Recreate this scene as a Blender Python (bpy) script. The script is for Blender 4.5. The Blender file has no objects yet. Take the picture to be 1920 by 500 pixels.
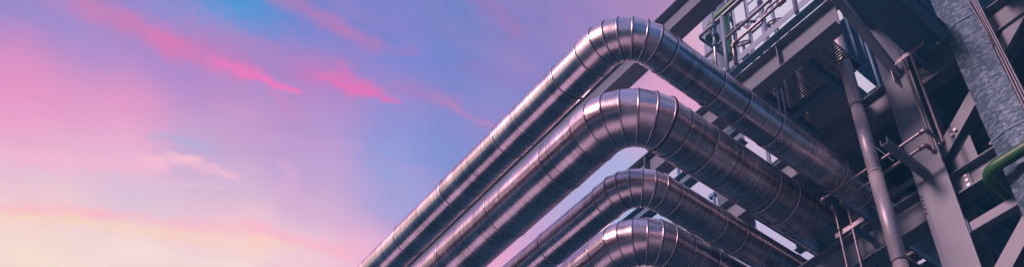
import bpy, bmesh, math, random
from mathutils import Vector, Matrix
random.seed(7)
R = math.radians
sc = bpy.context.scene
COL = sc.collection

# ------------------------------------------------------------------ camera
cam_d = bpy.data.cameras.new('camera'); cam = bpy.data.objects.new('camera', cam_d); COL.objects.link(cam)
right = Vector((0.68283644, 0.72906718, -0.04685557))
down = Vector((-0.52312494, 0.44316802, -0.72797143))
fwd = Vector((-0.50997519, 0.52159674, 0.6840045))
m = Matrix((right, -down, -fwd)).transposed().to_4x4()
m.translation = Vector((0, 0, 1.6))
cam.matrix_world = m
cam_d.sensor_width = 36.0
cam_d.lens = 36.0 * 1514.66 / 1920.0
cam_d.shift_x = (960 - 1308.03) / 1920.0
cam_d.shift_y = (358.81 - 250) / 1920.0
cam_d.clip_start = 0.05; cam_d.clip_end = 2000
sc.camera = cam
sc.view_settings.view_transform = 'Standard'; sc.view_settings.look = 'None'
sc.view_settings.exposure = 0.8; sc.view_settings.gamma = 1.0

SUN_TO = Vector((-0.13, -0.89, 0.43)).normalized()      # towards the low evening sun
sun_d = bpy.data.lights.new('sun', 'SUN'); sun = bpy.data.objects.new('sun', sun_d); COL.objects.link(sun)
sun_d.energy = 2.8; sun_d.angle = R(14); sun_d.color = (1.0, 0.55, 0.61)
sun.rotation_euler = SUN_TO.to_track_quat('Z', 'Y').to_euler()

def lin(c):
    return tuple(((v/255.0)/12.92 if v/255.0 <= 0.04045 else ((v/255.0+0.055)/1.055)**2.4) for v in c)

# ------------------------------------------------------------------ evening sky
# unit direction + sRGB colour of the clear evening sky seen there
SKY=[
 (-0.7312,-0.1483,0.6659,128,132,198),
 (-0.7564,-0.1315,0.6408,204,132,190),
 (-0.7762,-0.1176,0.6195,238,138,186),
 (-0.8010,-0.0991,0.5904,242,164,200),
 (-0.8272,-0.0780,0.5565,226,190,210),
 (-0.8415,-0.0658,0.5362,252,202,202),
 (-0.8539,-0.0546,0.5175,255,218,206),
 (-0.8651,-0.0440,0.4996,255,234,204),
 (-0.7339,-0.1104,0.6702,150,134,200),
 (-0.7389,-0.0676,0.6704,172,135,198),
 (-0.7563,-0.0364,0.6532,226,140,188),
 (-0.7721,-0.0246,0.6351,236,158,198),
 (-0.7933,-0.0079,0.6088,244,180,205),
 (-0.8134,0.0088,0.5816,218,192,214),
 (-0.8427,0.0350,0.5373,255,226,212),
 (-0.6963,-0.0734,0.7140,150,125,195),
 (-0.6937,-0.0414,0.7191,100,140,208),
 (-0.6682,-0.0014,0.7440,48,150,212),
 (-0.6671,0.0257,0.7445,62,144,208),
 (-0.6750,0.0545,0.7358,108,130,205),
 (-0.7300,-0.0110,0.6834,160,130,200),
 (-0.7250,0.0225,0.6884,192,132,190),
 (-0.7432,0.0529,0.6670,206,152,198),
 (-0.7645,0.0417,0.6433,192,170,208),
 (-0.7823,0.0903,0.6163,216,182,208),
 (-0.8054,0.1105,0.5823,246,190,205),
 (-0.8190,0.1230,0.5605,255,228,214),
 (-0.6334,0.0610,0.7714,112,122,195),
 (-0.6537,0.1005,0.7500,118,128,205),
 (-0.7038,0.1001,0.7033,192,138,192),
 (-0.7122,0.1320,0.6895,180,146,202),
 (-0.7323,0.1481,0.6647,196,162,208),
 (-0.7638,0.1747,0.6214,214,172,206),
 (-0.7898,0.1980,0.5806,250,205,212),
 (-0.6139,0.1236,0.7797,122,122,195),
 (-0.6237,0.1719,0.7625,122,128,205),
 (-0.6754,0.1839,0.7142,142,140,205),
 (-0.7031,0.2062,0.6805,148,155,215),
 (-0.7241,0.2382,0.6473,160,158,212),
 (-0.7663,0.2321,0.5991,245,180,205),
 (-0.5729,0.1980,0.7953,110,125,190),
 (-0.6039,0.2219,0.7656,118,128,195),
 (-0.6168,0.2547,0.7448,140,132,198),
 (-0.6550,0.2550,0.7113,128,142,205),
 (-0.6139,0.2678,0.7426,140,132,195),
 (-0.5316,0.2490,0.8096,135,122,185),
 (-0.5485,0.2939,0.7828,138,124,190),
 (-0.4788,0.3183,0.8182,148,124,185),
 (-0.4133,0.3718,0.8312,165,128,178),
 (-0.4532,0.4574,0.7651,225,160,195),
 (-0.4900,0.5236,0.6970,196,180,212),
 (-0.5738,0.4738,0.6680,168,178,218),
 (-0.6174,0.4001,0.6773,175,170,215),
 (-0.6592,0.3858,0.6454,205,160,205),
 (-0.6983,0.3707,0.6123,240,165,200),
 (-0.4143,0.4323,0.8009,222,160,190),
 (-0.3669,0.4594,0.8089,208,196,216),
 (-0.3060,0.4901,0.8162,205,195,215),
]
# the sky beyond those: overhead, round the horizon, behind
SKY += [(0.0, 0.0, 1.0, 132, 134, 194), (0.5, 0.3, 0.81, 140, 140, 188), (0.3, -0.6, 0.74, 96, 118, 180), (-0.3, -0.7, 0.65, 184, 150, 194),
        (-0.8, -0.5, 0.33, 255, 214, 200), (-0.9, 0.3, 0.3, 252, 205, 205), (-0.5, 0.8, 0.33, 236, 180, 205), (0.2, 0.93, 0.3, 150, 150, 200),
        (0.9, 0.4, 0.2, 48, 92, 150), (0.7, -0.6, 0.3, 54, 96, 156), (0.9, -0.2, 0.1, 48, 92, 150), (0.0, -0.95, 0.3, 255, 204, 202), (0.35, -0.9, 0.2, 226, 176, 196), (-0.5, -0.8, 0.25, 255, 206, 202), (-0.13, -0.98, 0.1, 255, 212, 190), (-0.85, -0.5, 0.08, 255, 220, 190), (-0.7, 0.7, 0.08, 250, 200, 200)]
# high cloud streaks on a flat layer (x/z, y/z): ends, half widths, sRGB colour, cover
STREAKS=[(-1.0126,-0.0706,-0.9285,0.1605,0.0649,0.0694,184,124,186,0.55),
 (-0.9401,0.1158,-0.8728,0.2736,0.0493,0.0417,176,124,188,0.40),
 (-1.2790,-0.2119,-1.1587,-0.0404,0.0684,0.0461,230,146,190,0.40),
 (-1.0409,-0.2225,-1.0224,-0.1299,0.0267,0.0255,196,128,182,0.50),
 (-1.0195,-0.1307,-1.0124,-0.0346,0.0257,0.0223,204,120,174,0.90),
 (-1.0115,-0.0495,-0.9898,0.0403,0.0251,0.0248,220,114,174,0.95),
 (-0.9970,0.0199,-0.9839,0.1223,0.0146,0.0070,255,112,182,0.95),
 (-0.9827,-0.0079,-0.9243,0.1418,0.0300,0.0358,176,124,186,0.70),
 (-0.8343,0.0245,-0.8339,0.1123,0.0136,0.0203,180,118,176,0.70),
 (-0.8313,0.1111,-0.8219,0.1761,0.0182,0.0145,196,116,170,0.70),
 (-0.8467,0.1550,-0.7916,0.2286,0.0139,0.0120,160,122,188,0.60),
 (-0.9343,0.1255,-0.9150,0.1841,0.0246,0.0250,206,116,180,0.70),
 (-0.9291,0.1440,-0.9063,0.2102,0.0089,0.0091,232,110,178,0.60),
 (-0.9108,0.1777,-0.8997,0.2626,0.0169,0.0069,226,108,176,0.85),
 (-0.8722,0.2414,-0.8494,0.3259,0.0158,0.0162,176,122,180,0.65),
 (-0.8500,0.3167,-0.8594,0.4115,0.0131,0.0091,186,126,180,0.65),
 (-1.0012,0.1007,-1.0437,0.1524,0.0133,0.0079,210,130,185,0.60),
 (-0.6532,0.2431,-0.6632,0.3212,0.0125,0.0111,160,112,172,0.60),
 (-0.7685,0.3053,-0.7480,0.3685,0.0149,0.0173,150,115,185,0.50),
 (-1.5953,-0.1491,-1.5184,-0.0445,0.0191,0.0178,255,214,184,0.80),
 (-1.5184,-0.0445,-1.4498,0.1105,0.0192,0.0282,255,214,186,0.80),
 (-1.4498,0.1105,-1.3815,0.2279,0.0308,0.0398,255,208,190,0.75),
 (-1.5734,-0.1534,-1.4626,-0.0004,0.0159,0.0147,255,186,190,0.80),
 (-1.4772,-0.0133,-1.3442,0.2130,0.0153,0.0222,255,182,196,0.60),
 (-1.3368,0.2101,-1.3120,0.3607,0.0194,0.0203,255,180,196,0.80),
 (-1.3725,0.2146,-1.3426,0.2916,0.0166,0.0134,255,210,185,0.70),
 (-1.2832,0.0218,-1.2308,0.0755,0.0159,0.0110,255,194,206,0.75),
 (-1.2472,0.0600,-1.2294,0.1403,0.0155,0.0115,252,190,208,0.70),
 (-1.4447,-0.1790,-1.2854,0.0308,0.0256,0.0183,252,182,206,0.60),
 (-1.3477,0.0336,-1.2703,0.1289,0.0067,0.0054,240,190,208,0.50),
 (-1.1329,0.1863,-1.2113,0.2153,0.0098,0.0170,225,170,208,0.60),
 (-1.1216,0.1243,-1.0387,0.2488,0.0174,0.0126,200,155,205,0.60),
 (-1.0443,0.2329,-1.0217,0.3663,0.0116,0.0094,170,150,205,0.50),
 (-1.2191,0.0016,-1.1834,0.0798,0.0103,0.0105,175,175,212,0.60),
 (-0.4535,0.5680,-0.2980,0.6063,0.0587,0.0558,212,200,218,0.80),
]
world = bpy.data.worlds.new('World'); sc.world = world; world.use_nodes = True
wt = world.node_tree; N = wt.nodes; L = wt.links
world.cycles.sampling_method = 'MANUAL'; world.cycles.sample_map_resolution = 256
for n in list(N): N.remove(n)
def val(s, x):
    if isinstance(x, bpy.types.NodeSocket): L.new(x, s)
    else: s.default_value = x
def MA(op, a, b=0.0, c=None, clamp=False):
    n = N.new('ShaderNodeMath'); n.operation = op; n.use_clamp = clamp
    val(n.inputs[0], a); val(n.inputs[1], b)
    if c is not None: val(n.inputs[2], c)
    return n.outputs[0]
def VM(op, a, b=(0, 0, 0), scale=None):
    n = N.new('ShaderNodeVectorMath'); n.operation = op
    val(n.inputs[0], a)
    if op != 'SCALE' and op != 'LENGTH': val(n.inputs[1], b)
    if scale is not None: val(n.inputs['Scale'], scale)
    return n.outputs['Value'] if op in ('DOT_PRODUCT', 'LENGTH') else n.outputs['Vector']
def MIXC(f, a, b):
    n = N.new('ShaderNodeMix'); n.data_type = 'RGBA'
    val(n.inputs[0], f); val(n.inputs[6], a); val(n.inputs[7], b)
    return n.outputs[2]
def NOISE(vec, scale, detail=4.0, rough=0.55):
    n = N.new('ShaderNodeTexNoise'); n.inputs['Scale'].default_value = scale; n.inputs['Detail'].default_value = detail
    n.inputs['Roughness'].default_value = rough; val(n.inputs['Vector'], vec)
    return n.outputs
geo = N.new('ShaderNodeTexCoord'); dirv = VM('NORMALIZE', geo.outputs['Generated'])
wob = NOISE(dirv, 5.0, 3.0)['Color']
dirw = VM('NORMALIZE', VM('ADD', dirv, VM('SCALE', VM('SUBTRACT', wob, (0.5, 0.5, 0.5)), scale=0.08)))
acc = None; wsum = None
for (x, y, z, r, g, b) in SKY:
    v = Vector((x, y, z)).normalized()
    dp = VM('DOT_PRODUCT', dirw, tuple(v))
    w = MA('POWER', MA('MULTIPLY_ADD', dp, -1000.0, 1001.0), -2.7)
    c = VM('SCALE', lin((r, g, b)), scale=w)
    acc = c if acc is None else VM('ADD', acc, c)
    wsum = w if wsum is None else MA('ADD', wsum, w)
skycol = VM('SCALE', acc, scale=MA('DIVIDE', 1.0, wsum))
sep = N.new('ShaderNodeSeparateXYZ'); L.new(dirv, sep.inputs[0])
zc = MA('MAXIMUM', sep.outputs[2], 0.12)
cmb = N.new('ShaderNodeCombineXYZ'); L.new(MA('DIVIDE', sep.outputs[0], zc), cmb.inputs[0]); L.new(MA('DIVIDE', sep.outputs[1], zc), cmb.inputs[1])
uv = cmb.outputs[0]
warp1 = VM('SCALE', VM('SUBTRACT', NOISE(uv, 9.0, 4.0)['Color'], (0.5, 0.5, 0.5)), scale=0.06)
warp2 = VM('SCALE', VM('SUBTRACT', NOISE(uv, 34.0, 5.0)['Color'], (0.5, 0.5, 0.5)), scale=0.034)
uvw = VM('MULTIPLY', VM('ADD', VM('ADD', uv, warp1), warp2), (1, 1, 0))
# fibres drawn out along the wind (mainly +y in the layer)
fm = N.new('ShaderNodeMapping'); fm.vector_type = 'TEXTURE'; fm.inputs['Rotation'].default_value = (0, 0, R(-11)); fm.inputs['Scale'].default_value = (1/70, 1/9, 1); L.new(uvw, fm.inputs[0])
fib = NOISE(fm.outputs[0], 1.0, 5.0, 0.6)['Fac']
fine = NOISE(uvw, 26.0, 6.0, 0.65)['Fac']
fibm = MA('MULTIPLY', MA('MULTIPLY_ADD', fib, 2.0, -0.05, clamp=True), MA('MULTIPLY_ADD', fine, 1.5, 0.25))
# faint background cirrus over the whole sky
cm = N.new('ShaderNodeMapping'); cm.vector_type = 'TEXTURE'; cm.inputs['Rotation'].default_value = (0, 0, R(-11)); cm.inputs['Scale'].default_value = (1/12, 1/3, 1); L.new(uvw, cm.inputs[0])
cir = NOISE(cm.outputs[0], 1.0, 6.0, 0.6)['Fac']
cirf = MA('MULTIPLY', MA('MULTIPLY_ADD', cir, 3.2, -1.55, clamp=True), 0.20)
skycol = MIXC(cirf, skycol, (*lin((232, 140, 190)), 1))
for (ax, ay, bx, by, w0, w1, r, g, b, al) in STREAKS:
    A = Vector((ax, ay, 0)); AB = Vector((bx, by, 0)) - A
    pa = VM('SUBTRACT', uvw, tuple(A))
    t = MA('MULTIPLY', VM('DOT_PRODUCT', pa, tuple(AB)), 1.0/AB.length_squared, clamp=True)
    d = VM('LENGTH', VM('SUBTRACT', pa, VM('SCALE', tuple(AB), scale=t)))
    w = MA('MULTIPLY_ADD', t, (w1-w0)*1.75, w0*1.75)
    q = MA('SUBTRACT', 1.0, MA('DIVIDE', d, w), clamp=True)
    q = MA('MULTIPLY', MA('MULTIPLY', q, q), MA('MULTIPLY_ADD', q, -2.0, 3.0))
    f = MA('MULTIPLY', MA('MULTIPLY', q, fibm), al*0.90, clamp=True)
    skycol = MIXC(f, skycol, (*lin((r, g, b)), 1))
nis = N.new('ShaderNodeTexSky'); nis.sky_type = 'NISHITA'; nis.sun_disc = False
nis.sun_elevation = math.asin(SUN_TO.z); nis.sun_rotation = math.atan2(SUN_TO.x, SUN_TO.y)
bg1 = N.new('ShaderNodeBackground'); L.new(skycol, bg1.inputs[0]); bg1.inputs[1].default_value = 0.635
bg2 = N.new('ShaderNodeBackground'); L.new(nis.outputs[0], bg2.inputs[0]); bg2.inputs[1].default_value = 0.003
ad = N.new('ShaderNodeAddShader'); L.new(bg1.outputs[0], ad.inputs[0]); L.new(bg2.outputs[0], ad.inputs[1])
wo = N.new('ShaderNodeOutputWorld'); L.new(ad.outputs[0], wo.inputs[0])

# ------------------------------------------------------------------ materials (procedural)
def new_mat(name):
    mt = bpy.data.materials.new(name); mt.use_nodes = True
    t = mt.node_tree; t.nodes.clear()
    o = t.nodes.new('ShaderNodeOutputMaterial'); p = t.nodes.new('ShaderNodeBsdfPrincipled')
    t.links.new(p.outputs[0], o.inputs[0])
    return mt, t, p
def n_noise(t, vec, scale, detail=4, rough=0.55):
    n = t.nodes.new('ShaderNodeTexNoise'); n.inputs['Scale'].default_value = scale
    n.inputs['Detail'].default_value = detail; n.inputs['Roughness'].default_value = rough
    if vec is not None: t.links.new(vec, n.inputs['Vector'])
    return n.outputs['Fac']
def n_map(t, src, scale, rot=(0, 0, 0)):
    n = t.nodes.new('ShaderNodeMapping'); n.inputs['Scale'].default_value = scale; n.inputs['Rotation'].default_value = rot
    t.links.new(src, n.inputs['Vector']); return n.outputs[0]
def n_ramp(t, fac, stops):
    n = t.nodes.new('ShaderNodeValToRGB'); e = n.color_ramp.elements
    while len(e) < len(stops): e.new(0.5)
    for el, (pos, c) in zip(e, stops):
        el.position = pos; el.color = (*c, 1) if len(c) == 3 else c
    t.links.new(fac, n.inputs[0]); return n.outputs[0]
def n_math(t, op, a, b, c=None):
    n = t.nodes.new('ShaderNodeMath'); n.operation = op
    for i, v in enumerate((a, b, c)):
        if v is None: continue
        if isinstance(v, bpy.types.NodeSocket): t.links.new(v, n.inputs[i])
        else: n.inputs[i].default_value = v
    return n.outputs[0]
def n_bump(t, p, h, strength, dist):
    b = t.nodes.new('ShaderNodeBump'); b.inputs['Strength'].default_value = strength; b.inputs['Distance'].default_value = dist
    t.links.new(h, b.inputs['Height']); t.links.new(b.outputs[0], p.inputs['Normal'])
def texco(t, out='Object'):
    n = t.nodes.new('ShaderNodeTexCoord'); return n.outputs[out]
def obj_random(t):
    n = t.nodes.new('ShaderNodeObjectInfo'); return n.outputs['Random']

def cladding(name, ringed, tint=(0.84, 0.75, 0.765)):
    mt, t, p = new_mat(name)
    oc = texco(t); rnd = obj_random(t)
    off = t.nodes.new('ShaderNodeVectorMath'); off.operation = 'ADD'
    cm = t.nodes.new('ShaderNodeCombineXYZ'); t.links.new(n_math(t, 'MULTIPLY', rnd, 37.0), cm.inputs[0]); t.links.new(n_math(t, 'MULTIPLY', rnd, 91.0), cm.inputs[2])
    t.links.new(oc, off.inputs[0]); t.links.new(cm.outputs[0], off.inputs[1]); v = off.outputs[0]
    blot = n_noise(t, v, 3.2, 5)
    fine = n_noise(t, v, 95, 3, 0.7)
    rings = n_noise(t, n_map(t, v, (0.5, 0.5, 33)), 1.0, 4, 0.7)
    slow = n_noise(t, n_map(t, v, (2, 2, 5)), 1.0, 2)
    c0 = tuple(x*(0.50 if ringed else 0.64) for x in tint); c1 = tuple(min(1, x*1.15) for x in tint)
    src = rings if ringed else fine
    mixv = n_math(t, 'ADD', n_math(t, 'MULTIPLY', src, 0.6), n_math(t, 'MULTIPLY', blot, 0.4))
    t.links.new(n_ramp(t, mixv, [(0.38, c0), (0.60, c1)]), p.inputs['Base Color'])
    p.inputs['Metallic'].default_value = 1.0
    r0 = n_math(t, 'MULTIPLY_ADD', src, 0.17, 0.08 if ringed else 0.13)
    r1 = n_math(t, 'ADD', r0, n_math(t, 'MULTIPLY', blot, 0.16))
    t.links.new(n_math(t, 'ADD', r1, n_math(t, 'MULTIPLY', rnd, 0.03)), p.inputs['Roughness'])
    p.inputs['Anisotropic'].default_value = 0.75 if ringed else 0.35
    p.inputs['Anisotropic Rotation'].default_value = 0.25
    tg = t.nodes.new('ShaderNodeTangent'); tg.direction_type = 'RADIAL'; tg.axis = 'Z'
    t.links.new(tg.outputs[0], p.inputs['Tangent'])
    h = n_math(t, 'ADD', n_math(t, 'MULTIPLY', src, 0.62 if ringed else 0.14), n_math(t, 'MULTIPLY', slow, 1.5))
    n_bump(t, p, h, 0.55, 0.006)
    return mt
M = {}
M['clad'] = cladding('ringed aluminium cladding', True)
M['clad_bend'] = cladding('stippled aluminium cladding', False)
def simple(name, col, rough=0.5, metal=0.0, var=0.25, scale=6.0, bump=0.1, stretch=(1, 1, 1), dirt=None, fine=40, streak=0.0):
    mt, t, p = new_mat(name)
    oc = texco(t); v = n_map(t, oc, stretch)
    big = n_noise(t, v, scale, 6, 0.6); sm = n_noise(t, v, fine, 4, 0.6)
    f = n_math(t, 'ADD', n_math(t, 'MULTIPLY', big, 0.6), n_math(t, 'MULTIPLY', sm, 0.4))
    if streak:
        dr = n_noise(t, n_map(t, oc, (9, 9, 0.35)), 1.0, 5, 0.65)
        f = n_math(t, 'ADD', n_math(t, 'MULTIPLY', f, 1-streak), n_math(t, 'MULTIPLY', dr, streak))
    st = [(0.33, tuple(x*(1-var) for x in col)), (0.67, tuple(min(1, x*(1+var*0.6)) for x in col))]
    if dirt: st = [(0.30, dirt)] + [(0.42, st[0][1]), st[1]]
    t.links.new(n_ramp(t, f, st), p.inputs['Base Color'])
    p.inputs['Metallic'].default_value = metal
    t.links.new(n_math(t, 'MULTIPLY_ADD', sm, 0.25, rough-0.12), p.inputs['Roughness'])
    if bump: n_bump(t, p, sm, bump, 0.004)
    return mt
M['steel'] = simple('grey painted steel', (0.110, 0.155, 0.205), 0.42, 0, 0.24, 2.2, 0.15, dirt=(0.07, 0.105, 0.145), streak=0.35)
M['steel_dark'] = simple('dark grey painted steel', (0.06, 0.16, 0.255), 0.45, 0, 0.25, 3, 0.1)
M['plate'] = simple('dark floor plate', (0.055, 0.15, 0.24), 0.5, 0, 0.3, 3, 0.1)
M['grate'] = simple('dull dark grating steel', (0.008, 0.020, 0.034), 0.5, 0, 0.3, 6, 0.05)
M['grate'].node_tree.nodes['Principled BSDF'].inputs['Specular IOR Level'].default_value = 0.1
M['tube'] = simple('dull silver tube', (0.52, 0.50, 0.54), 0.36, 0.9, 0.25, 8, 0.08)
M['stack'] = simple('worn silver sleeve', (0.46, 0.46, 0.50), 0.45, 0.45, 0.25, 7, 0.2, (1, 1, 0.5), dirt=(0.28, 0.27, 0.30))
M['copper'] = simple('tarnished copper tube', (0.24, 0.215, 0.235), 0.36, 0.7, 0.35, 9, 0.1)
M['rail'] = simple('galvanised rail tube', (0.22, 0.23, 0.28), 0.42, 0.6, 0.2, 8, 0.08)
M['lilac'] = simple('pale lilac painted steel', (0.17, 0.24, 0.33), 0.45, 0, 0.12, 3, 0.06)
M['green'] = simple('bright green paint', (0.013, 0.105, 0.026), 0.45, 0, 0.2, 4, 0.05)
M['black'] = simple('black rubber sealant', (0.018, 0.02, 0.028), 0.6, 0, 0.2, 30, 0)
M['cable'] = simple('pale cable sheath', (0.20, 0.20, 0.22), 0.5, 0, 0.2, 20, 0)
M['bolt'] = simple('zinc bolt', (0.45, 0.44, 0.46), 0.4, 0.8, 0.2, 30, 0)
M['asphalt'] = simple('dark asphalt', (0.012, 0.022, 0.038), 0.85, 0, 0.3, 0.6, 0.2, fine=12)
M['asphalt'].node_tree.nodes['Principled BSDF'].inputs['Specular IOR Level'].default_value = 0.0
M['concrete'] = simple('pale concrete roadway', (0.80, 0.70, 0.71), 0.8, 0, 0.12, 0.35, 0.2, dirt=(0.66, 0.58, 0.58), fine=7)
M['kerb'] = simple('grey kerb concrete', (0.22, 0.22, 0.23), 0.8, 0, 0.25, 2, 0.2)
def galvanised():
    mt, t, p = new_mat('spangled galvanised sheet')
    oc = texco(t); v = n_map(t, oc, (26, 26, 50), (0, R(14), 0))
    nz = t.nodes.new('ShaderNodeTexNoise'); nz.inputs['Scale'].default_value = 1.2; nz.inputs['Detail'].default_value = 3; t.links.new(v, nz.inputs['Vector'])
    ad = t.nodes.new('ShaderNodeVectorMath'); ad.operation = 'ADD'; t.links.new(v, ad.inputs[0]); t.links.new(nz.outputs['Color'], ad.inputs[1])
    vo = t.nodes.new('ShaderNodeTexVoronoi'); vo.inputs['Scale'].default_value = 1.0; t.links.new(ad.outputs[0], vo.inputs['Vector'])
    sp = t.nodes.new('ShaderNodeSeparateColor'); t.links.new(vo.outputs['Color'], sp.inputs[0])
    patch = n_noise(t, oc, 5, 3)
    f = n_math(t, 'ADD', n_math(t, 'MULTIPLY', sp.outputs[0], 0.75), n_math(t, 'MULTIPLY', patch, 0.45))
    t.links.new(n_ramp(t, f, [(0.35, (0.018, 0.056, 0.086)), (0.62, (0.030, 0.076, 0.112)), (0.85, (0.10, 0.155, 0.21))]), p.inputs['Base Color'])
    p.inputs['Metallic'].default_value = 0.45
    t.links.new(n_math(t, 'MULTIPLY_ADD', sp.outputs[1], 0.25, 0.38), p.inputs['Roughness'])
    n_bump(t, p, sp.outputs[2], 0.08, 0.003)
    return mt
M['galv'] = galvanised()

# ------------------------------------------------------------------ helpers
def tag(o, label=None, cat=None, group=None, kind=None):
    if label: o['label'] = label
    if cat: o['category'] = cat
    if group: o['group'] = group
    if kind: o['kind'] = kind
    return o
def empty(name, loc):
    o = bpy.data.objects.new(name, None); o.location = loc; o.empty_display_size = 0.1; COL.objects.link(o); return o
def link(name, me, mat, parent=None, mw=None, smooth=None):
    if smooth is not None:
        for p in me.polygons: p.use_smooth = smooth
    if mat and not me.materials: me.materials.append(mat)
    o = bpy.data.objects.new(name, me); COL.objects.link(o)
    mw = mw if mw is not None else Matrix()
    if parent is not None:
        o.parent = parent; o.matrix_basis = base_inv(parent) @ mw
    else: o.matrix_basis = mw
    return o
def base_inv(p):
    mtx = p.matrix_basis.copy(); q = p.parent
    while q: mtx = q.matrix_basis @ mtx; q = q.parent
    return mtx.inverted()
def bm_mesh(bm, name, smooth=False):
    bmesh.ops.recalc_face_normals(bm, faces=bm.faces)
    me = bpy.data.meshes.new(name); bm.to_mesh(me); bm.free()
    for p in me.polygons: p.use_smooth = smooth
    return me
def frame(a, b, up=(0, 0, 1)):
    """matrix whose Z runs from a to b, origin at a; X as level as it can be"""
    a, b = Vector(a), Vector(b); z = (b-a).normalized(); u = Vector(up)
    if abs(z.dot(u)) > 0.999: u = Vector((0, 1, 0))
    x = u.cross(z).normalized(); y = z.cross(x)
    mt = Matrix((x, y, z)).transposed().to_4x4(); mt.translation = a
    return mt
def box_bm(bm, lo, hi, bevel=0.0):
    r = bmesh.ops.create_cube(bm, size=1.0)['verts']
    for v in r:
        v.co = Vector([lo[i] + (v.co[i]+0.5)*(hi[i]-lo[i]) for i in range(3)])
    if bevel > 0:
        es = list({e for v in r for e in v.link_edges})
        bmesh.ops.bevel(bm, geom=es, offset=bevel, segments=1, affect='EDGES')
def box(name, lo, hi, mat, parent=None, bevel=0.003):
    lo = Vector(lo); hi = Vector(hi); c = (lo+hi)/2
    bm = bmesh.new(); box_bm(bm, lo-c, hi-c, bevel)
    return link(name, bm_mesh(bm, name), M[mat], parent, Matrix.Translation(c))
def bar(name, a, b, w, h, mat, parent=None, up=(0, 0, 1), off=(0, 0), bevel=0.002):
    """rectangular bar from a to b, w level, h upright"""
    ln = (Vector(b)-Vector(a)).length
    bm = bmesh.new(); box_bm(bm, (off[0]-w/2, off[1]-h/2, 0), (off[0]+w/2, off[1]+h/2, ln), bevel)
    return link(name, bm_mesh(bm, name), M[mat], parent, frame(a, b, up))
def cyl_me(r0, r1, ln, seg=24, cap=True):
    bm = bmesh.new(); A = []; B = []
    for i in range(seg):
        t = 2*math.pi*i/seg
        A.append(bm.verts.new((r0*math.cos(t), r0*math.sin(t), 0))); B.append(bm.verts.new((r1*math.cos(t), r1*math.sin(t), ln)))
    for i in range(seg):
        f = bm.faces.new((A[i], A[(i+1) % seg], B[(i+1) % seg], B[i])); f.smooth = True
    if cap: bm.faces.new(A[::-1]); bm.faces.new(B)
    me = bpy.data.meshes.new('cyl'); bm.to_mesh(me); bm.free(); return me
def rod(name, a, b, r, mat, parent=None, r1=None, seg=20):
    return link(name, cyl_me(r, r if r1 is None else r1, (Vector(b)-Vector(a)).length, seg), M[mat], parent, frame(a, b))
def ring_me(R0, r, seg=56, sub=8, squash=1.0, tilt=0.0):
    """bead round a pipe in the plane z = x*tilt"""
    bm = bmesh.new(); rows = []
    for i in range(seg):
        t = 2*math.pi*i/seg; row = []
        for j in range(sub):
            s = 2*math.pi*j/sub; rr = R0 + r*math.cos(s)
            x, y = rr*math.cos(t), rr*math.sin(t)
            row.append(bm.verts.new((x, y, r*squash*math.sin(s) + x*tilt)))
        rows.append(row)
    for i in range(seg):
        for j in range(sub):
            f = bm.faces.new((rows[i][j], rows[(i+1) % seg][j], rows[(i+1) % seg][(j+1) % sub], rows[i][(j+1) % sub])); f.smooth = True
    me = bpy.data.meshes.new('ring'); bm.to_mesh(me); bm.free(); return me
def tube_me(pts, r, seg=16, cap=True):
    """tube along a polyline, rings carried without twist"""
    pts = [Vector(p) for p in pts]; bm = bmesh.new(); rows = []; x = None
    for i, p in enumerate(pts):
        d = (pts[min(i+1, len(pts)-1)]-pts[max(i-1, 0)]).normalized()
        if x is None:
            u = Vector((0, 0, 1)) if abs(d.z) < 0.9 else Vector((0, 1, 0)); x = u.cross(d).normalized()
        else: x = (x - d*x.dot(d)).normalized()
        y = d.cross(x)
        rows.append([bm.verts.new(p + r*(math.cos(2*math.pi*k/seg)*x + math.sin(2*math.pi*k/seg)*y)) for k in range(seg)])
    for i in range(len(rows)-1):
        for k in range(seg):
            f = bm.faces.new((rows[i][k], rows[i][(k+1) % seg], rows[i+1][(k+1) % seg], rows[i+1][k])); f.smooth = True
    if cap: bm.faces.new(rows[0][::-1]); bm.faces.new(rows[-1])
    bmesh.ops.recalc_face_normals(bm, faces=bm.faces)
    me = bpy.data.meshes.new('tube'); bm.to_mesh(me); bm.free(); return me
def rounded(pts, rad, n=7):
    pts = [Vector(p) for p in pts]; out = [pts[0]]
    for i in range(1, len(pts)-1):
        p = pts[i]; a = (pts[i-1]-p).normalized(); b = (pts[i+1]-p).normalized()
        half = a.angle(b)/2; tl = min(rad/math.tan(half), (pts[i-1]-p).length*0.49, (pts[i+1]-p).length*0.49)
        p0, p1 = p+a*tl, p+b*tl
        for k in range(n+1):
            t = k/n; out.append((1-t)**2*p0 + 2*t*(1-t)*p + t*t*p1)
    return out + [pts[-1]]
def tube(name, pts, r, mat, parent=None, rad=0.0, seg=14):
    pts = rounded(pts, rad) if rad else pts
    o = Vector(pts[0])
    return link(name, tube_me([Vector(p)-o for p in pts], r, seg), M[mat], parent, Matrix.Translation(o))
def bolts(parent, pts, axis, r=0.014, h=0.014, mat='bolt'):
    me = cyl_me(r, r*0.92, h, 6); me.materials.append(M[mat])
    for p in pts: link('bolt', me, None, parent, frame(p, Vector(p)+Vector(axis)))
def ibeam(name, a, b, w, h, label, cat='beam', group=None, mat='steel', tf=0.016, tw=0.011, up=(0, 0, 1)):
    """rolled I section; a and b lie on the centre of its top face"""
    root = empty(name, a); tag(root, label, cat, group)
    bar('top_flange', a, b, w, tf, mat, root, up, (0, -tf/2))
    bar('web', a, b, tw, h-2*tf-0.002, mat, root, up, (0, -h/2), 0)
    bar('bottom_flange', a, b, w, tf, mat, root, up, (0, -h+tf/2))
    return root

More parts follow.
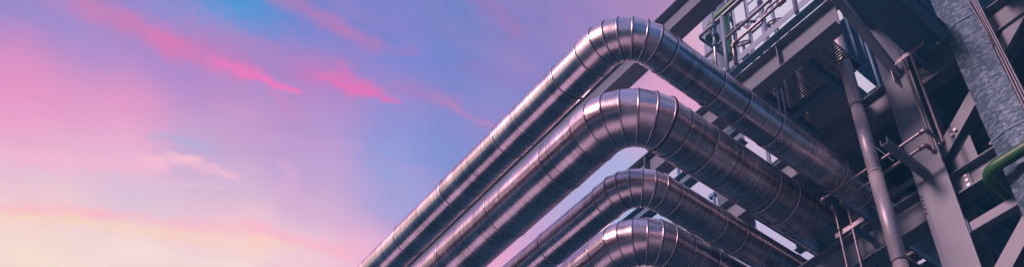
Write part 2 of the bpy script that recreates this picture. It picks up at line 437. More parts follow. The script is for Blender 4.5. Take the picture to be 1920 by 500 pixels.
# ------------------------------------------------------------------ ground
def sheet(name, x0, x1, y0, y1, z, mat):
    bm = bmesh.new(); vs = [bm.verts.new(c) for c in ((x0, y0, z), (x1, y0, z), (x1, y1, z), (x0, y1, z))]; bm.faces.new(vs)
    return tag(link(name, bm_mesh(bm, name), M[mat]), kind='structure')
sheet('ground', -900, 900, -900, 900, 0.0, 'asphalt')
sheet('road', -300, 60, -2.5, 2.0, 0.004, 'concrete')
for y in (-2.65, 2.0):
    tag(box('kerb', (-300, y, 0), (60, y+0.15, 0.12), 'kerb', None, 0.01), kind='structure')

# ------------------------------------------------------------------ the four clad pipes
BOT = 7.4                                       # underside of all four pipes
def clad_mesh(r, z0, z1, t0, t1, seg=64, rows=3, flare=0.0):
    """open sleeve round local Z from z0 to z1; ends mitred by t0, t1 (z per x)"""
    bm = bmesh.new(); G = []
    for j in range(rows+1):
        s = j/rows; rr = r + flare*(0.5-s); row = []
        for i in range(seg):
            a = 2*math.pi*i/seg; x, y = rr*math.cos(a), rr*math.sin(a)
            row.append(bm.verts.new((x, y, (z0+t0*x)*(1-s) + (z1+t1*x)*s)))
        G.append(row)
    for j in range(rows):
        for i in range(seg):
            f = bm.faces.new((G[j][i], G[j][(i+1) % seg], G[j+1][(i+1) % seg], G[j+1][i])); f.smooth = True
    me = bpy.data.meshes.new('cladding'); bm.to_mesh(me); bm.free(); return me
def seg_frame(a, b, mid=True):
    z = (b-a).normalized(); x = z.cross(Vector((0, 0, 1))).normalized(); y = z.cross(x)
    mt = Matrix((x, y, z)).transposed().to_4x4(); mt.translation = (a+b)/2 if mid else a
    return mt
screw_me = cyl_me(0.0065, 0.005, 0.006, 8); screw_me.materials.append(M['black'])
def clad_pipe(xB, yA, r, RB, ext, seamA, seamB, label, x_end=-24.0, y_end=10.5, NB=6, strap=(), wide=()):
    zc = BOT + r
    root = empty('clad_pipe', (xB, yA, BOT)); tag(root, label, 'pipe', 'clad pipes turning the corner')
    th = math.pi/2/NB; tn = math.tan(th/2)
    c = Vector((xB-RB, yA+RB, zc)); Rv = RB/math.cos(th/2)
    V = [c + Vector((Rv*math.cos(-math.pi/2+(j+0.5)*th), Rv*math.sin(-math.pi/2+(j+0.5)*th), 0)) for j in range(NB)]
    lap = 0.005
    bead = ring_me(r+0.001, 0.0048, 64, 8, 1.2, 0.0); bead.materials.append(M['clad_bend'])
    seal = ring_me(r+0.0012, 0.0034, 64, 6, 1.3, 0.0); seal.materials.append(M['black'])
    gore_bead = ring_me(r+0.0005, 0.0046, 64, 8, 1.3, tn); gore_bead.materials.append(M['clad_bend'])
    gore_seal = ring_me(r+0.0015, 0.0034, 64, 6, 1.2, tn); gore_seal.materials.append(M['black'])
    def add_screws(part, mw, zz, angs):
        for a in angs:
            p = Vector((r*math.cos(a), r*math.sin(a), zz)); n = Vector((math.cos(a), math.sin(a), 0))
            link('screw', screw_me, None, part, mw @ frame(p-n*0.001, p+n))
    # gores of the bend
    Lg = (V[1]-V[0]).length
    gore = clad_mesh(r, -Lg/2, Lg/2, -tn, tn, 64, 2, lap); gore.materials.append(M['clad_bend'])
    for j in range(NB-1):
        mw = seg_frame(V[j], V[j+1])
        g = link('bend_gore', gore, None, root, mw)
        add_screws(g, mw, Lg*0.2, (R(-54), R(128)))
    for j in range(NB):
        a = V[j]; prev = V[j-1] if j else V[0]-Vector((1, 0, 0))
        z = (a-prev).normalized(); mw = seg_frame(a, a+z, False)
        link('seam_bead', gore_bead, None, root, mw)
        mw2 = mw.copy(); mw2.translation = a + z*0.0125
        link('seam_sealant', gore_seal, None, root, mw2)
        if j in wide: link('clamp_band', ring_me(r+0.003, 0.011, 64, 6, 1.3, tn), M['black'], root, mw2)
    # straight runs
    def run(p0, d, cuts, first_t):
        a = Vector(p0)
        for k, q in enumerate(cuts):
            b = Vector(p0) + d*q; ln = (b-a).length
            mw = seg_frame(a, b) if d.y > 0 else seg_frame(b, a)
            if d.y > 0: me = clad_mesh(r, -ln/2, ln/2, -tn if k == 0 else 0, 0, 64, 4, lap)
            else: me = clad_mesh(r, -ln/2, ln/2, 0, tn if k == 0 else 0, 64, 4, lap)
            me.materials.append(M['clad' if k else 'clad_bend'])
            s = link('cladding_section' if k else 'bend_gore', me, None, root, mw)
            if ln < 3: add_screws(s, mw, (ln/2-0.03)*(1 if d.y > 0 else -1), (R(-60), R(125)))
            if k < len(cuts)-1:
                mr = seg_frame(b, b+d, False)
                link('seam_sealant', seal, None, root, mr)
                mr2 = mr.copy(); mr2.translation = b + d*0.013
                link('seam_bead', bead, None, root, mr2)
                if round(q, 2) in strap:
                    mr3 = mr.copy(); mr3.translation = b + d*0.05
                    link('seam_sealant', seal, None, root, mr3)
            a = b
    # end gores reach from the last mitre to a square joint, then the straight runs follow
    xs = xB - RB - ext; ys = yA + RB + ext
    run(V[0], Vector((-1, 0, 0)), [V[0].x - xs] + [V[0].x - x for x in seamA] + [V[0].x - x_end], tn)
    strap = tuple(round(y - V[-1].y, 2) for y in strap)
    run(V[-1], Vector((0, 1, 0)), [ys - V[-1].y] + [y - V[-1].y for y in seamB] + [y_end - V[-1].y], tn)
    # shoe between the pipe and the beam below it
    box('shoe', (xB-0.06, 6.0, 7.203), (xB+0.06, 6.18, 7.214), 'steel_dark', root)
    box('shoe', (xB-0.006, 6.0, 7.214), (xB+0.006, 6.18, BOT+0.012), 'steel_dark', root)
    return root
def steps(first, n, d): return [first + d*i for i in range(n)]
clad_pipe(-3.329, 2.616, 0.197, 0.345, 0.12, steps(-4.15, 16, -0.995), [3.68, 4.03, 4.49, 5.49, 5.93, 6.9, 7.9],
          'thin silver clad pipe, outermost and topmost of the four nested bends')
clad_pipe(-4.054, 3.265, 0.290, 0.46, 0.125, steps(-5.16, 15, -1.02), [4.205, 5.15, 5.458, 6.35, 7.3], 
          'thick silver clad pipe bending just below the topmost one, lying between two thin ones', strap=(5.15,), wide=(5,))
clad_pipe(-4.756, 3.938, 0.208, 0.36, 0.12, steps(-6.247, 14, -1.0), [5.10, 5.42, 6.4, 7.4],
          'thin silver clad pipe bending between the two thick ones', strap=(5.10, 5.42))
clad_pipe(-5.48, 4.61, 0.290, 0.42, 0.19, steps(-6.579, 14, -1.02), [5.62, 6.6, 7.6],
          'thick silver clad pipe, innermost and lowest, its bend cut by the bottom edge')

# ------------------------------------------------------------------ main steel frame
b0 = ibeam('steel_beam', (-24, 3.475, 8.915), (-2.75, 3.475, 8.915), 0.18, 0.415, 'long grey steel beam running above the topmost pipe out to the open sky', group='floor beams along the pipes')
b1 = ibeam('steel_beam', (-7.5, 4.689, 8.915), (-2.36, 4.689, 8.915), 0.18, 0.415, 'grey steel beam carrying the handrail, crossing above the pipes', group='floor beams along the pipes')
b2 = ibeam('steel_beam', (-7.5, 6.088, 8.915), (-2.49, 6.088, 8.915), 0.205, 0.415, 'grey steel beam meeting the column behind the silver standpipe, above the pipes', group='floor beams along the pipes')
b2r = ibeam('steel_beam', (-2.465, 6.088, 8.915), (3, 6.088, 8.915), 0.205, 0.415, 'grey steel beam right of the column, passing behind the galvanised tray', group='floor beams along the pipes')
b3 = ibeam('steel_beam', (-7.5, 6.088, 7.2), (-2.49, 6.088, 7.2), 0.205, 0.415, 'low grey steel beam on which the clad pipes rest', group='floor beams along the pipes')
b3r = ibeam('steel_beam', (-2.465, 6.088, 7.155), (2, 6.088, 7.155), 0.2, 0.285, 'low shallow steel beam with a bolted end right of the column', group='floor beams along the pipes')
bolts(b3r, [(-2.20, 6.082, 7.10), (-2.20, 6.082, 7.035), (-2.20, 6.082, 6.97)], (0, -1, 0), 0.022, 0.02)
box('end_plate', (-2.25, 6.066, 6.90), (-2.15, 6.081, 7.125), 'steel', b3r)

cx0, cx1 = -2.656, -2.297
col = empty('steel_column', ((cx0+cx1)/2, 6.09, 0)); tag(col, 'broad grey steel column standing right of the silver standpipe', 'column')
box('front_flange', (cx0, 5.909, 0), (cx1, 5.930, 13), 'steel', col, 0.004)
box('rear_flange', (cx0, 6.250, 0), (cx1, 6.271, 13), 'steel', col, 0.004)
box('web', ((cx0+cx1)/2-0.008, 5.931, 0), ((cx0+cx1)/2+0.008, 6.249, 13), 'steel', col, 0)
bolts(col, [(cx0+0.02, 5.909, 6.80+0.055*i) for i in range(5)], (0, -1, 0), 0.010, 0.012, 'black')
bolts(col, [(cx0+0.03, 5.909, 8.30), (cx0+0.03, 5.909, 7.62), (cx0+0.20, 5.909, 7.16)], (0, -1, 0), 0.008, 0.006, 'black')
box('cover_strip', (cx0+0.045, 5.905, 0), (cx0+0.049, 5.9085, 8.3), 'steel_dark', col, 0)

tb = ibeam('steel_beam', (-2.485, 3.3, 10.26), (-2.485, 5.905, 10.26), 0.25, 0.41, 'short grey cross beam butting the column face at the top edge', group='cross beams')
box('end_plate', (-2.62, 5.893, 9.83), (-2.35, 5.906, 10.27), 'steel', tb)
for i, (z, lab) in enumerate(((8.91, 'dark cross beam running back from the column at upper floor level'), (7.19, 'dark cross beam running back from the column at pipe level'))):
    ibeam('steel_beam', (-2.40, 6.275, z), (-2.40, 13, z), 0.26, 0.41, lab, group='cross beams', mat='steel_dark')
ibeam('steel_beam', (-3.69, 4.785, 8.88), (-3.69, 5.98, 8.88), 0.05, 0.10, 'slim dark joist under the grating near the topmost pipe', group='grating joists', mat='steel_dark', tf=0.008, tw=0.008)
ibeam('steel_beam', (-3.02, 4.785, 8.88), (-3.02, 5.98, 8.88), 0.08, 0.16, 'slim dark joist under the grating beside the silver standpipe', group='grating joists', mat='steel_dark', tf=0.008, tw=0.008)
ibeam('steel_beam', (-4.25, 5.46, 8.89), (-3.065, 5.46, 8.89), 0.09, 0.14, 'slim dark joist under the grating, running along the pipes', group='grating joists', mat='steel_dark', tf=0.008, tw=0.008)
ibeam('steel_beam', (-1.76, 4.0, 8.90), (-1.76, 5.98, 8.90), 0.10, 0.2, 'dark cross beam beside the top of the galvanised tray', group='cross beams', mat='steel_dark')

# diagonal members
def brace(name, a, b, w, h, label, up=(0, 0, 1), mat='steel', group='diagonal braces'):
    return ibeam(name, a, b, w, h, label, 'brace', group, mat, 0.012, 0.009, up)
brD = brace('diagonal_brace', (-2.36, 6.02, 7.47), (-0.20, 6.02, 9.24), 0.17, 0.17, 'diagonal brace rising right from the column, passing behind the galvanised tray', up=(0, -1, 0))
box('gusset', (-2.30, 6.112, 7.14), (-2.02, 6.124, 7.58), 'steel', brD)
bolts(brD, [(-2.155, 5.955+0.055, 7.60), (-2.105, 6.01, 7.64)], (0, -1, 0), 0.018, 0.02)
brE = brace('diagonal_brace', (-2.62, 6.02, 5.52), (-0.6, 6.02, 7.18), 0.17, 0.17, 'lower diagonal brace at the bottom right corner', up=(0, -1, 0))
# angle strut to the column face
st = empty('angle_strut', (-2.44, 5.905, 8.72)); tag(st, 'slanting angle strut bolted to the upper column face', 'strut', 'diagonal braces')
sa, sb = Vector((-2.455, 5.90, 8.72)), Vector((-2.455, 4.15, 9.905))
bar('leg_plate', sa, sb, 0.10, 0.010, 'steel', st, (0, 0, 1), (0, 0.0))
bar('leg_plate', sa, sb, 0.010, 0.10, 'steel', st, (0, 0, 1), (0.046, 0.0555))
box('gusset', (-2.475, 5.79, 8.60), (-2.463, 5.908, 8.84), 'tube', st)
bolts(st, [(-2.476, 5.83, 8.70), (-2.476, 5.86, 8.76)], (-1, 0, 0), 0.014, 0.02)

# ------------------------------------------------------------------ silver standpipe
sp = empty('standpipe', (-2.80, 5.407, 0)); tag(sp, 'upright dull silver standpipe left of the grey column', 'pipe')
for z0, z1, r in ((0.0, 6.06, 0.071), (6.03, 7.17, 0.0745), (7.14, 8.19, 0.071), (8.16, 10.4, 0.0745)):
    s = rod('sleeve', (-2.80, 5.407, z0), (-2.80, 5.407, z1), r, 'stack', sp, seg=40)
for z in (6.03, 7.14, 8.16):
    link('sleeve_band', ring_me(0.075, 0.005, 40, 6), M['black'], sp, Matrix.Translation((-2.80, 5.407, z)))

# ------------------------------------------------------------------ copper conduits and their brackets
def conduit(pts, label, clips):
    root = empty('conduit', pts[0]); tag(root, label, 'pipe', 'slim copper conduits round the column')
    tube('tube', pts, 0.0165, 'copper', root, 0.05)
    for i in range(1, len(pts)-1):
        p = Vector(pts[i]); a = p + (Vector(pts[i-1])-p).normalized()*0.07; b = p + (Vector(pts[i+1])-p).normalized()*0.07
        tube('elbow', [a, p, b], 0.024, 'copper', root, 0.05)
    for p, ax in clips:
        mtx = frame(p, Vector(p)+Vector(ax)); link('clip', ring_me(0.021, 0.008, 20, 6), M['black'], root, mtx)
    return root
conduit([(-3.54, 5.72, 0.3), (-3.54, 5.72, 7.345), (-3.54, 5.48, 7.345), (-2.19, 5.48, 7.345), (-2.19, 5.80, 7.345), (-2.19, 5.80, 13)],
        'slim copper conduit farther from the column, the upper of the pair', [((-3.54, 5.72, 7.06), (0, 0, 1)), ((-2.19, 5.80, 8.84), (0, 0, 1))])
conduit([(-3.40, 5.76, 0.3), (-3.40, 5.76, 7.312), (-3.40, 5.625, 7.312), (-2.30, 5.625, 7.312), (-2.30, 5.80, 7.312), (-2.30, 5.80, 13)],
        'slim copper conduit nearer the column, the lower of the pair', [((-3.40, 5.76, 7.06), (0, 0, 1)), ((-2.30, 5.80, 8.84), (0, 0, 1))])
def channel(name, a, b, w, h, label, mat='steel', t=0.008, holes=0):
    root = empty(name, a); tag(root, label, 'bracket', 'conduit brackets')
    bar('back', a, b, w, t, mat, root, off=(0, -h/2))
    for s in (-1, 1): bar('lip', a, b, t, h-t, mat, root, off=(s*(w/2-t/2), t/2))
    return root
ch = channel('wall_bracket', (-2.515, 5.905, 7.245), (-2.515, 5.20, 7.245), 0.085, 0.075, 'long cantilever channel bracket sticking out of the column face')
bolts(ch, [(-2.515, 5.47, 7.213), (-2.50, 5.54, 7.213), (-2.52, 5.63, 7.213), (-2.51, 5.70, 7.213)], (0, 0, -1), 0.010, 0.012)
lb = empty('wall_bracket', (-3.40, 6.07, 7.0)); tag(lb, 'small bracket on the low beam clamping the two conduits', 'bracket', 'conduit brackets')
box('cross_bar', (-3.62, 5.738, 7.015), (-3.24, 5.745, 7.075), 'tube', lb)
bar('arm', (-3.39, 5.75, 7.03), (-3.39, 6.08, 7.03), 0.05, 0.05, 'steel_dark', lb)
ub = empty('wall_bracket', (-2.20, 6.0, 8.8)); tag(ub, 'small bracket beside the upper column clamping the two conduits', 'bracket', 'conduit brackets')
box('cross_bar', (-2.40, 5.775, 8.80), (-1.99, 5.782, 8.865), 'tube', ub)
bar('arm', (-2.16, 5.785, 8.80), (-2.16, 6.08, 8.80), 0.07, 0.05, 'steel_dark', ub)

# ------------------------------------------------------------------ galvanised cable tray with peaked cover
tr = empty('cable_tray', (-1.555, 5.8, 0)); tag(tr, 'upright galvanised cable tray with peaked cover at the right edge', 'cable tray')
tx0, txp, tx1, ty = -1.750, -1.588, -1.364, 5.785
def tray_panel(z0, z1, dy=0.0):
    prof = [(tx0, ty+0.09), (tx0, ty), (txp, ty-0.034), (tx1, ty+0.002), (tx1, ty+0.09)]
    inn = [(tx0+0.003, ty+0.09), (tx0+0.003, ty+0.003), (txp, ty-0.031), (tx1-0.003, ty+0.005), (tx1-0.003, ty+0.09)]
    bm = bmesh.new(); o = Vector((-1.555, 5.8, (z0+z1)/2))
    rows = [[bm.verts.new(Vector((x, y+dy, z))-o) for (x, y) in prof+inn[::-1]] for z in (z0, z1)]
    n = len(rows[0])
    for i in range(n): bm.faces.new((rows[0][i], rows[0][(i+1) % n], rows[1][(i+1) % n], rows[1][i]))
    for row in rows:
        for i in range(4): bm.faces.new((row[i], row[i+1], row[n-2-i], row[n-1-i]))
    return link('cover_panel', bm_mesh(bm, 'cover_panel'), M['galv'], tr, Matrix.Translation(o))
zj = [0.4, 1.95, 3.64, 5.33, 7.02, 8.72, 10.42, 12.0]
for i in range(len(zj)-1): tray_panel(zj[i]+0.004, zj[i+1]-0.004)
for z in zj[1:-1]:
    for (xa, ya), (xb, yb) in (((tx0-0.004, ty-0.004), (txp, ty-0.040)), ((txp, ty-0.040), (tx1+0.004, ty-0.003))):
        bar('joint_strip', (xa, ya, z), (xb, yb, z), 0.008, 0.026, 'steel_dark', tr, bevel=0.001)
    link('latch', ring_me(0.012, 0.004, 14, 6), M['bolt'], tr, Matrix.Translation((tx0-0.012, ty, z-0.008)) @ Matrix.Rotation(R(90), 4, 'X'))
for k, (dx, dy, r, mt) in enumerate(((0.014, 0.00, 0.011, 'cable'), (0.034, 0.02, 0.012, 'rail'), (0.055, 0.045, 0.012, 'rail'))):
    pts = [(tx1+dx+0.004*math.sin(z*1.7+k), ty+0.02+dy+0.004*math.cos(z*1.3+k*2), z) for z in [0.4+0.4*i for i in range(30)]]
    tag(tube('cable', pts, r, mt, None, 0, 10), ['pale cable running up tight against the galvanised tray', 'grey cable running up between the pale cable and another grey one beside the tray', 'grey cable running up farthest right of the galvanised tray'][k], 'cable', 'cables beside the tray')
tag(tube('cable', [(tx1+0.015, ty-0.01, 8.1), (tx1+0.012, ty-0.02, 8.4), (tx1-0.002, ty-0.03, 8.75), (tx1-0.03, ty-0.04, 9.0), (tx1-0.012, ty-0.03, 9.3), (tx1+0.01, ty, 10.0)], 0.006, 'cable', None, 0.06, 8),
    'thin loose pale cable curling over the upper edge of the galvanised tray', 'cable', 'cables beside the tray')

# grey rail and green pipe, low right
gr = empty('square_rail', (-2.29, 6.0, 6.4)); tag(gr, 'grey square steel rail running right from the column under the green pipe', 'rail')
bar('rail_bar', (-2.29, 6.005, 6.415), (1.5, 6.005, 6.415), 0.11, 0.11, 'steel', gr, bevel=0.006)
box('end_plate', (-2.296, 5.92, 6.33), (-2.284, 6.09, 6.50), 'steel_dark', gr)
tag(tube('green_pipe', [(1.6, 5.615, 6.59), (-1.885, 5.615, 6.59), (-1.885, 9.0, 6.59)], 0.058, 'green', None, 0.18, 28), 'bright green pipe bending in front of the galvanised tray', 'pipe', 'green pipes')

# ------------------------------------------------------------------ gratings and floor plates
def grating(x0, x1, y0, y1, z, label, pitch=0.034):
    root = empty('floor_grating', (x0, y0, z)); tag(root, label, 'grating', 'floor gratings')
    bm = bmesh.new(); y = y0
    while y < y1:
        box_bm(bm, (0, y-y0, 0), (x1-x0, y-y0+0.006, 0.032)); y += pitch
    o = tag(link('bearing_bars', bm_mesh(bm, 'bearing_bars'), M['grate'], root, Matrix.Translation((x0, y0, z))), kind='stuff')
    bm = bmesh.new(); x = x0+0.05
    while x < x1:
        box_bm(bm, (x-x0, 0, 0.021), (x-x0+0.006, y1-y0, 0.031)); x += 0.10
    tag(link('cross_rods', bm_mesh(bm, 'cross_rods'), M['grate'], root, Matrix.Translation((x0, y0, z))), kind='stuff')
    for (a, b) in (((x0-0.007, y0, z), (x0-0.001, y1, z+0.032)), ((x1+0.001, y0, z), (x1+0.007, y1, z+0.032))):
        box('edge_bar', a, b, 'steel_dark', root, 0)
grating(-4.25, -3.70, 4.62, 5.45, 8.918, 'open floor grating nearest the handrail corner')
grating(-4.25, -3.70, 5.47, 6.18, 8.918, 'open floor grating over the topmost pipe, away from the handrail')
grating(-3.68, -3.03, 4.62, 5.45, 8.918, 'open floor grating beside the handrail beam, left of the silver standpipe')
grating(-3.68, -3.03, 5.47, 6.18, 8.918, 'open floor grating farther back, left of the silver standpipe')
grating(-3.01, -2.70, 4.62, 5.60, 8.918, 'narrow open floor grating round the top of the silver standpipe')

def plate(x0, x1, y0, y1, z, t=0.012):
    return box('floor_plate', (x0+0.004, y0+0.004, z), (x1-0.004, y1-0.004, z+t), 'plate', None, 0)
tag(plate(-2.25, -1.82, 4.3, 5.98, 8.922), 'dark floor plate overhead left of the galvanised tray top', 'floor plate', 'dark floor plates')
tag(plate(-1.15, 3.0, 4.3, 5.98, 8.922), 'dark floor plate overhead right of the galvanised tray top', 'floor plate', 'dark floor plates')
def plate_field(root_name, label, z, xs, ys, skip):
    root = empty(root_name, (xs[0], ys[0], z)); tag(root, label, 'floor', 'dark floor plates')
    for i in range(len(xs)-1):
        for j in range(len(ys)-1):
            if any(abs(xs[i]-a) < 0.02 and abs(ys[j]-b) < 0.02 for a, b in skip): continue
            box('plate_panel', (xs[i]+0.004, ys[j]+0.004, z), (xs[i+1]-0.004, ys[j+1]-0.004, z+0.012), 'plate', root, 0)
    return root
plate_field('plated_floor', 'dark plated floor behind the column, seen from below', 8.93,
            [-5.36, -4.54, -4.34, -3.4, -2.4, -1.2, 0.2, 1.8, 3.5], [6.2, 7.0, 7.72, 7.9, 9.02, 9.22, 10.6, 12.2, 14, 17],
            [(-4.54, 7.72), (-4.54, 9.02)])
plate_field('plated_floor', 'high dark plated floor above the gratings', 11.5,
            [-5.6, -3.93, -3.76, -2.6, -1.2, 0.5, 3.0], [6.65, 7.58, 8.06, 8.9], [(-3.93, 7.58)])
# floor joists behind, all dark
for k, y in enumerate((7.35, 8.45, 9.7, 11.2)):
    ibeam('steel_beam', (-5.3, y, 8.925), (3, y, 8.925), 0.14, [0.22, 0.28, 0.22, 0.3][k], ['first', 'second', 'third', 'last'][k] + ' dark joist under the plated floor, counting back from the pipe beam', group='plated floor joists', mat='steel_dark')
for k, x in enumerate((-4.95, -3.35, -1.1, 0.4)):
    ibeam('steel_beam', (x, 6.2, 8.69), (x, 13, 8.69), 0.12, 0.18, ['dark stringer under the plated floor behind the third and fourth pipes', 'dark stringer under the plated floor behind the topmost pipe', 'dark stringer under the plated floor behind the galvanised tray', 'dark stringer under the plated floor at the far right'][k], group='plated floor joists', mat='steel_dark')
grating(-3.35, -2.30, 6.55, 7.6, 8.30, 'dark cable ladder grating hung behind the column')
rear = empty('steel_column', (-2.4, 9.8, 0)); tag(rear, 'dark rear column seen past the right side of the grey column', 'column')
box('front_flange', (-2.55, 9.65, 0), (-2.25, 9.668, 8.5), 'steel_dark', rear, 0); box('rear_flange', (-2.55, 9.93, 0), (-2.25, 9.948, 8.5), 'steel_dark', rear, 0); box('web', (-2.406, 9.669, 0), (-2.394, 9.929, 8.5), 'steel_dark', rear, 0)
for k, (a, b, lab) in enumerate((((-2.30, 6.3, 8.42), (-2.30, 9.6, 5.9), 'dark brace sloping back and down behind the upper column'), ((-2.34, 6.3, 6.6), (-2.34, 9.6, 4.4), 'dark brace sloping back and down below the shallow beam'))):
    brace('diagonal_brace', a, b, 0.16, 0.16, lab, up=(1, 0, 0), mat='steel_dark')
# clad header far behind, under the low beam
hp = empty('header_pipe', (-6, 8.0, 8.15)); tag(hp, 'dull silver header pipe crossing behind, below the low beam', 'pipe')
for k in range(8):
    x0 = -5.4+k*1.0
    o = link('cladding_section', clad_mesh(0.11, 0, 0.995, 0, 0, 36, 2, 0.004), M['clad'], hp, frame((x0, 8.0, 8.15), (x0+1, 8.0, 8.15)))
for k, (y, z, r, lab) in enumerate(((7.0, 8.35, 0.055, 'slim dark pipe under the plated floor nearest the column'), (7.2, 8.35, 0.04, 'slimmer dark pipe under the plated floor just behind another'), (8.8, 8.3, 0.09, 'dark pipe under the plated floor far behind the column'))):
    tag(rod('service_pipe', (-4.9, y, z), (3, y, z), r, 'rail', None), lab, 'pipe', 'service pipes under the floor')
for k, x in enumerate((-2.93, -2.85, -2.76)):
    tag(rod('hanging_pipe', (x, 6.42+0.05*k, 8.95), (x-0.03, 6.42+0.05*k, 11.4), 0.022, 'steel_dark', None), ['left', 'middle', 'right'][k]+'most of three slim dark pipes rising behind the silver standpipe' if k != 1 else 'middle one of three slim dark pipes rising behind the silver standpipe', 'pipe', 'slim dark risers')
for k, x in enumerate((-3.60, -3.53)):
    tag(rod('hanger_rod', (x, 5.12, 8.0), (x, 5.12, 8.917), 0.012, 'tube', None), ['left', 'right'][k]+' one of two thin silver hanger rods below the grating, over the topmost pipe', 'rod', 'thin hanger rods')

# ------------------------------------------------------------------ handrail on the floor above
hr = empty('handrail', (-4.2, 4.5, 8.92)); tag(hr, 'galvanised handrail with toe board on the floor above the pipes', 'handrail')
tube('top_rail', [(-4.18, 5.25, 10.05), (-4.205, 4.5, 10.05), (-2.2, 4.5, 10.05)], 0.022, 'rail', hr, 0.05)
tube('middle_rail', [(-4.13, 4.5, 9.56), (-2.2, 4.5, 9.56)], 0.021, 'rail', hr)
tube('middle_rail', [(-4.18, 5.25, 9.56), (-4.205, 4.56, 9.56)], 0.021, 'rail', hr)
for x in (-3.785, -2.72): rod('post', (x, 4.5, 8.95), (x, 4.5, 10.05), 0.028, 'lilac', hr)
rod('post', (-4.19, 5.15, 8.95), (-4.19, 5.15, 10.05), 0.022, 'rail', hr)
box('toe_board', (-3.98, 4.497, 8.975), (-2.2, 4.503, 9.085), 'lilac', hr)
box('kick_plate', (-3.98, 4.505, 8.925), (-2.25, 4.598, 8.938), 'steel_dark', hr)
cp = empty('conduit', (-3.64, 4.47, 8.95)); tag(cp, 'brownish conduit elbow running along inside the handrail', 'pipe', 'slim copper conduits by the handrail')
tube('tube', [(-3.64, 4.47, 8.94), (-3.64, 4.47, 9.30), (-2.2, 4.47, 9.285)], 0.018, 'copper', cp, 0.03)
tube('elbow', [(-3.64, 4.47, 9.22), (-3.64, 4.47, 9.30), (-3.56, 4.47, 9.30)], 0.029, 'copper', cp, 0.03)
rod('coupling', (-2.92, 4.47, 9.294), (-2.82, 4.47, 9.292), 0.032, 'copper', cp)
ck = empty('junction_riser', (-3.91, 4.46, 8.95)); tag(ck, 'upright riser with dark junction fittings crossing the handrail corner', 'riser')
rod('tube', (-3.925, 4.46, 8.95), (-3.90, 4.46, 10.42), 0.016, 'tube', ck)
for z, r, h in ((9.52, 0.035, 0.09), (9.72, 0.028, 0.12), (9.90, 0.036, 0.07)): rod('fitting', (-3.915, 4.46, z), (-3.913, 4.46, z+h), r, 'steel_dark', ck, r*0.7)
for a in range(5): rod('fitting', (-3.90+0.03*math.cos(a*1.3), 4.46+0.03*math.sin(a*1.3), 10.30), (-3.90+0.075*math.cos(a*1.3), 4.46+0.07*math.sin(a*1.3), 10.44+0.02*a), 0.022, 'black', ck, 0.03)

# ------------------------------------------------------------------ plant behind the handrail
vs = empty('process_vessel', (-5.62, 6.5, 8.95)); tag(vs, 'pale lilac upright vessel behind the handrail corner', 'vessel')
rod('shell', (-5.62, 6.5, 8.95), (-5.62, 6.5, 15.2), 0.25, 'lilac', vs, seg=40)
for z in (11.6, 13.4): link('band', ring_me(0.252, 0.012, 40, 6), M['steel'], vs, Matrix.Translation((-5.62, 6.5, z)))
rod('nozzle', (-5.50, 6.27, 12.75), (-5.40, 6.02, 12.75), 0.06, 'steel', vs); rod('nozzle', (-5.50, 6.27, 12.1), (-5.42, 6.07, 12.1), 0.05, 'steel', vs)
gp = empty('green_pipe', (-5.28, 6.0, 12.9)); tag(gp, 'green pipe crossing under the long beam behind the handrail corner', 'pipe', 'green pipes')
tube('tube', [(-5.30, 6.0, 12.55), (-5.30, 6.0, 12.93), (-3.6, 6.0, 12.93)], 0.08, 'green', gp, 0.16, 24)
rod('flange', (-5.30, 6.0, 12.50), (-5.30, 6.0, 12.55), 0.12, 'green', gp, seg=28)
gv = empty('green_pipe', (-5.03, 6.05, 8.95)); tag(gv, 'upright green pipe behind the handrail posts', 'pipe', 'green pipes')
rod('tube', (-5.02, 6.05, 8.95), (-5.02, 6.05, 12.85), 0.058, 'green', gv, seg=24)
for z in (11.75, 11.79): rod('flange', (-5.02, 6.05, z), (-5.02, 6.05, z+0.03), 0.09, 'green', gv, seg=24)
ld = empty('caged_ladder', (-5.1, 7.0, 9)); tag(ld, 'pale caged ladder rising behind the handrail', 'ladder')
for x in (-5.28, -4.92): bar('stile', (x, 7.0, 9.0), (x, 7.0, 15.2), 0.06, 0.03, 'lilac', ld)
for i in range(19): rod('rung', (-5.28, 7.0, 9.3+0.3*i), (-4.92, 7.0, 9.3+0.3*i), 0.014, 'lilac', ld, seg=8)
hoop = [(-5.1+0.40*math.cos(R(a)), 7.0+0.62*math.sin(R(a)), 0) for a in range(180, 361, 12)]
for z in (11.2, 12.1, 13.0, 13.9): tube('cage_hoop', [(x, y, z) for x, y, _ in hoop], 0.028, 'lilac', ld, 0, 8)
for a in (200, 235, 270, 305): bar('cage_strap', (-5.1+0.40*math.cos(R(a)), 7.0+0.62*math.sin(R(a)), 11.2), (-5.1+0.40*math.cos(R(a)), 7.0+0.62*math.sin(R(a)), 15.1), 0.04, 0.012, 'lilac', ld)
for k, (x, y, z, lab) in enumerate(((-4.68, 6.0, 11.75, 'black handwheel valve behind the handrail conduit'), (-4.02, 6.0, 11.62, 'black handwheel valve beside the handrail coupling'))):
    v = empty('valve', (x, y, z)); tag(v, lab, 'valve', 'handwheel valves')
    mtx = Matrix.Translation((x, y, z)) @ Matrix.Rotation(R(65), 4, 'X') @ Matrix.Rotation(R(25), 4, 'Y')
    link('handwheel', ring_me(0.12, 0.013, 24, 6), M['black'], v, mtx)
    for a in range(3):
        d = mtx.to_3x3() @ Vector((math.cos(a*2.1), math.sin(a*2.1), 0)); rod('spoke', (x, y, z), Vector((x, y, z))+d*0.12, 0.009, 'black', v, seg=8)
    rod('body', (x, y, z-0.4), (x, y, z-0.02), 0.035, 'green' if k else 'steel_dark', v, 0.02)
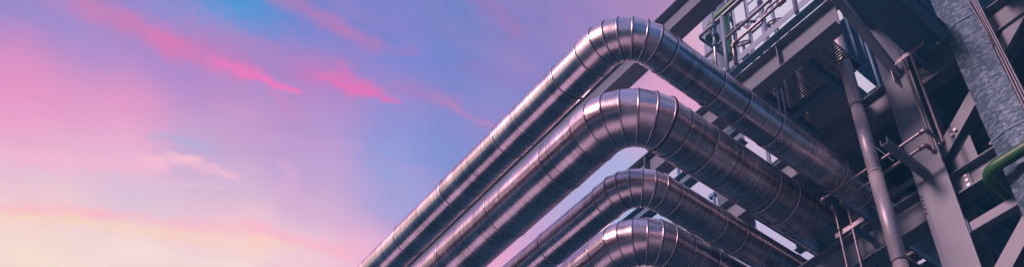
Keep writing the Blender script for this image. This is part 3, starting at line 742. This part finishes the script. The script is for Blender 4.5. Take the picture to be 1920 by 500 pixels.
for k, (x, y, r, z1, lab) in enumerate(((-4.45, 6.3, 0.05, 15.0, 'pale upright pipe behind the handrail, right of the caged ladder'), (-4.28, 6.35, 0.032, 15.0, 'thin pale upright pipe beside a thicker one behind the handrail'), (-3.98, 6.3, 0.06, 11.55, 'short grey upright pipe near the right end of the handrail'))):
    tag(rod('riser_pipe', (x, y, 8.95), (x, y, z1), r, 'lilac' if k < 2 else 'rail', None), lab, 'pipe', 'upright pipes behind the handrail')
tag(tube('instrument_line', [(-4.75, 6.1, 12.45), (-4.55, 6.1, 12.0), (-4.35, 6.1, 12.0), (-4.2, 6.1, 12.25), (-3.6, 6.1, 12.2)], 0.022, 'rail', None, 0.08, 10), 'bent grey instrument line behind the handrail', 'pipe')

# ------------------------------------------------------------------ slim things seen in the gaps between the pipes
lp = empty('lamp_post', (-8.3, 9.0, 0)); tag(lp, 'distant lamp post seen in the gap under the thick pipe', 'lamp post')
rod('pole', (-8.33, 9.0, 0), (-8.33, 9.0, 12.95), 0.035, 'steel_dark', lp); box('lamp_head', (-8.45, 8.95, 12.93), (-8.28, 9.05, 13.02), 'steel_dark', lp)
pl = tag(rod('pole', (-9.35, 9.0, 0), (-9.35, 9.0, 14.6), 0.04, 'steel_dark', None), 'bare dark pole seen in the gap above the third pipe', 'pole')
fr = empty('handrail', (-8.2, 9.3, 12)); tag(fr, 'distant handrail corner seen in the gap under the thick pipe', 'handrail')
for x in (-8.25, -7.95, -7.6): rod('post', (x, 9.3, 8.9), (x, 9.3, 13.05), 0.03, 'lilac', fr, seg=10)
for z in (12.6, 13.0): rod('rail', (-8.3, 9.3, z), (-6.2, 9.3, z), 0.028, 'steel_dark', fr, seg=10)
ibeam('steel_beam', (-7.5, 5.23, 8.915), (-4.27, 5.23, 8.915), 0.13, 0.22, 'slim steel joist between two floor beams, seen in the gap beside the topmost pipe', group='grating joists', mat='steel_dark')

# more of the plant's small steel: cable ladder, riser cluster, splice plates
cl = empty('cable_ladder', (-3.0, 6.75, 7.9)); tag(cl, 'dark cable ladder hung below the plated floor, seen left of the column', 'cable ladder')
for y in (6.62, 7.02): bar('side_rail', (-4.4, y, 7.95), (-2.62, y, 7.95), 0.02, 0.09, 'steel', cl)
for i in range(12): bar('ladder_rung', (-4.35+0.15*i, 6.62, 7.93), (-4.35+0.15*i, 7.02, 7.93), 0.03, 0.02, 'steel', cl)
for k, (x, y) in enumerate(((-2.66, 5.50), (-2.71, 5.58), (-2.62, 5.62))):
    tag(tube('riser_pipe', [(x, y, 9.0), (x-0.01, y, 9.5), (x-0.05, y+0.05, 10.2), (x-0.05, y+0.05, 11.3)], 0.016, 'steel_dark', None, 0.1, 10),
        ['front', 'left', 'rear'][k] + ' one of three thin dark cables rising between the silver standpipe and the column', 'cable', 'cables rising by the column')
for bm_root, x, z in ((b2r, -2.26, 8.71), (b2, -2.69, 8.71), (b3, -2.69, 6.99)):
    box('splice_plate', (x-0.05, 6.068, z-0.14), (x+0.05, 6.0815, z+0.14), 'steel', bm_root)
    bolts(bm_root, [(x, 6.068, z-0.09+0.06*i) for i in range(4)], (0, -1, 0), 0.015, 0.016)
for i in range(9):
    box('stiffener', (-6.9+0.75*i, 4.602, 8.52), (-6.888+0.75*i, 4.682, 8.897), 'steel', b1, 0) if i in (2, 5) else None

# ------------------------------------------------------------------ blue haze box, added to lift the dark shaded tones towards navy
hz_m = bpy.data.materials.new('shadow lifting blue haze'); hz_m.use_nodes = True; ht = hz_m.node_tree; ht.nodes.clear()
ho = ht.nodes.new('ShaderNodeOutputMaterial'); hv = ht.nodes.new('ShaderNodeVolumePrincipled'); ht.links.new(hv.outputs[0], ho.inputs['Volume'])
hv.inputs['Color'].default_value = (0.12, 0.62, 1.0, 1); hv.inputs['Density'].default_value = 0.0075; hv.inputs['Anisotropy'].default_value = 0.0
bm = bmesh.new(); box_bm(bm, (-60, -40, -1), (40, 40, 15.4), 0)
hz = link('haze', bm_mesh(bm, 'haze'), hz_m); tag(hz, kind='stuff')
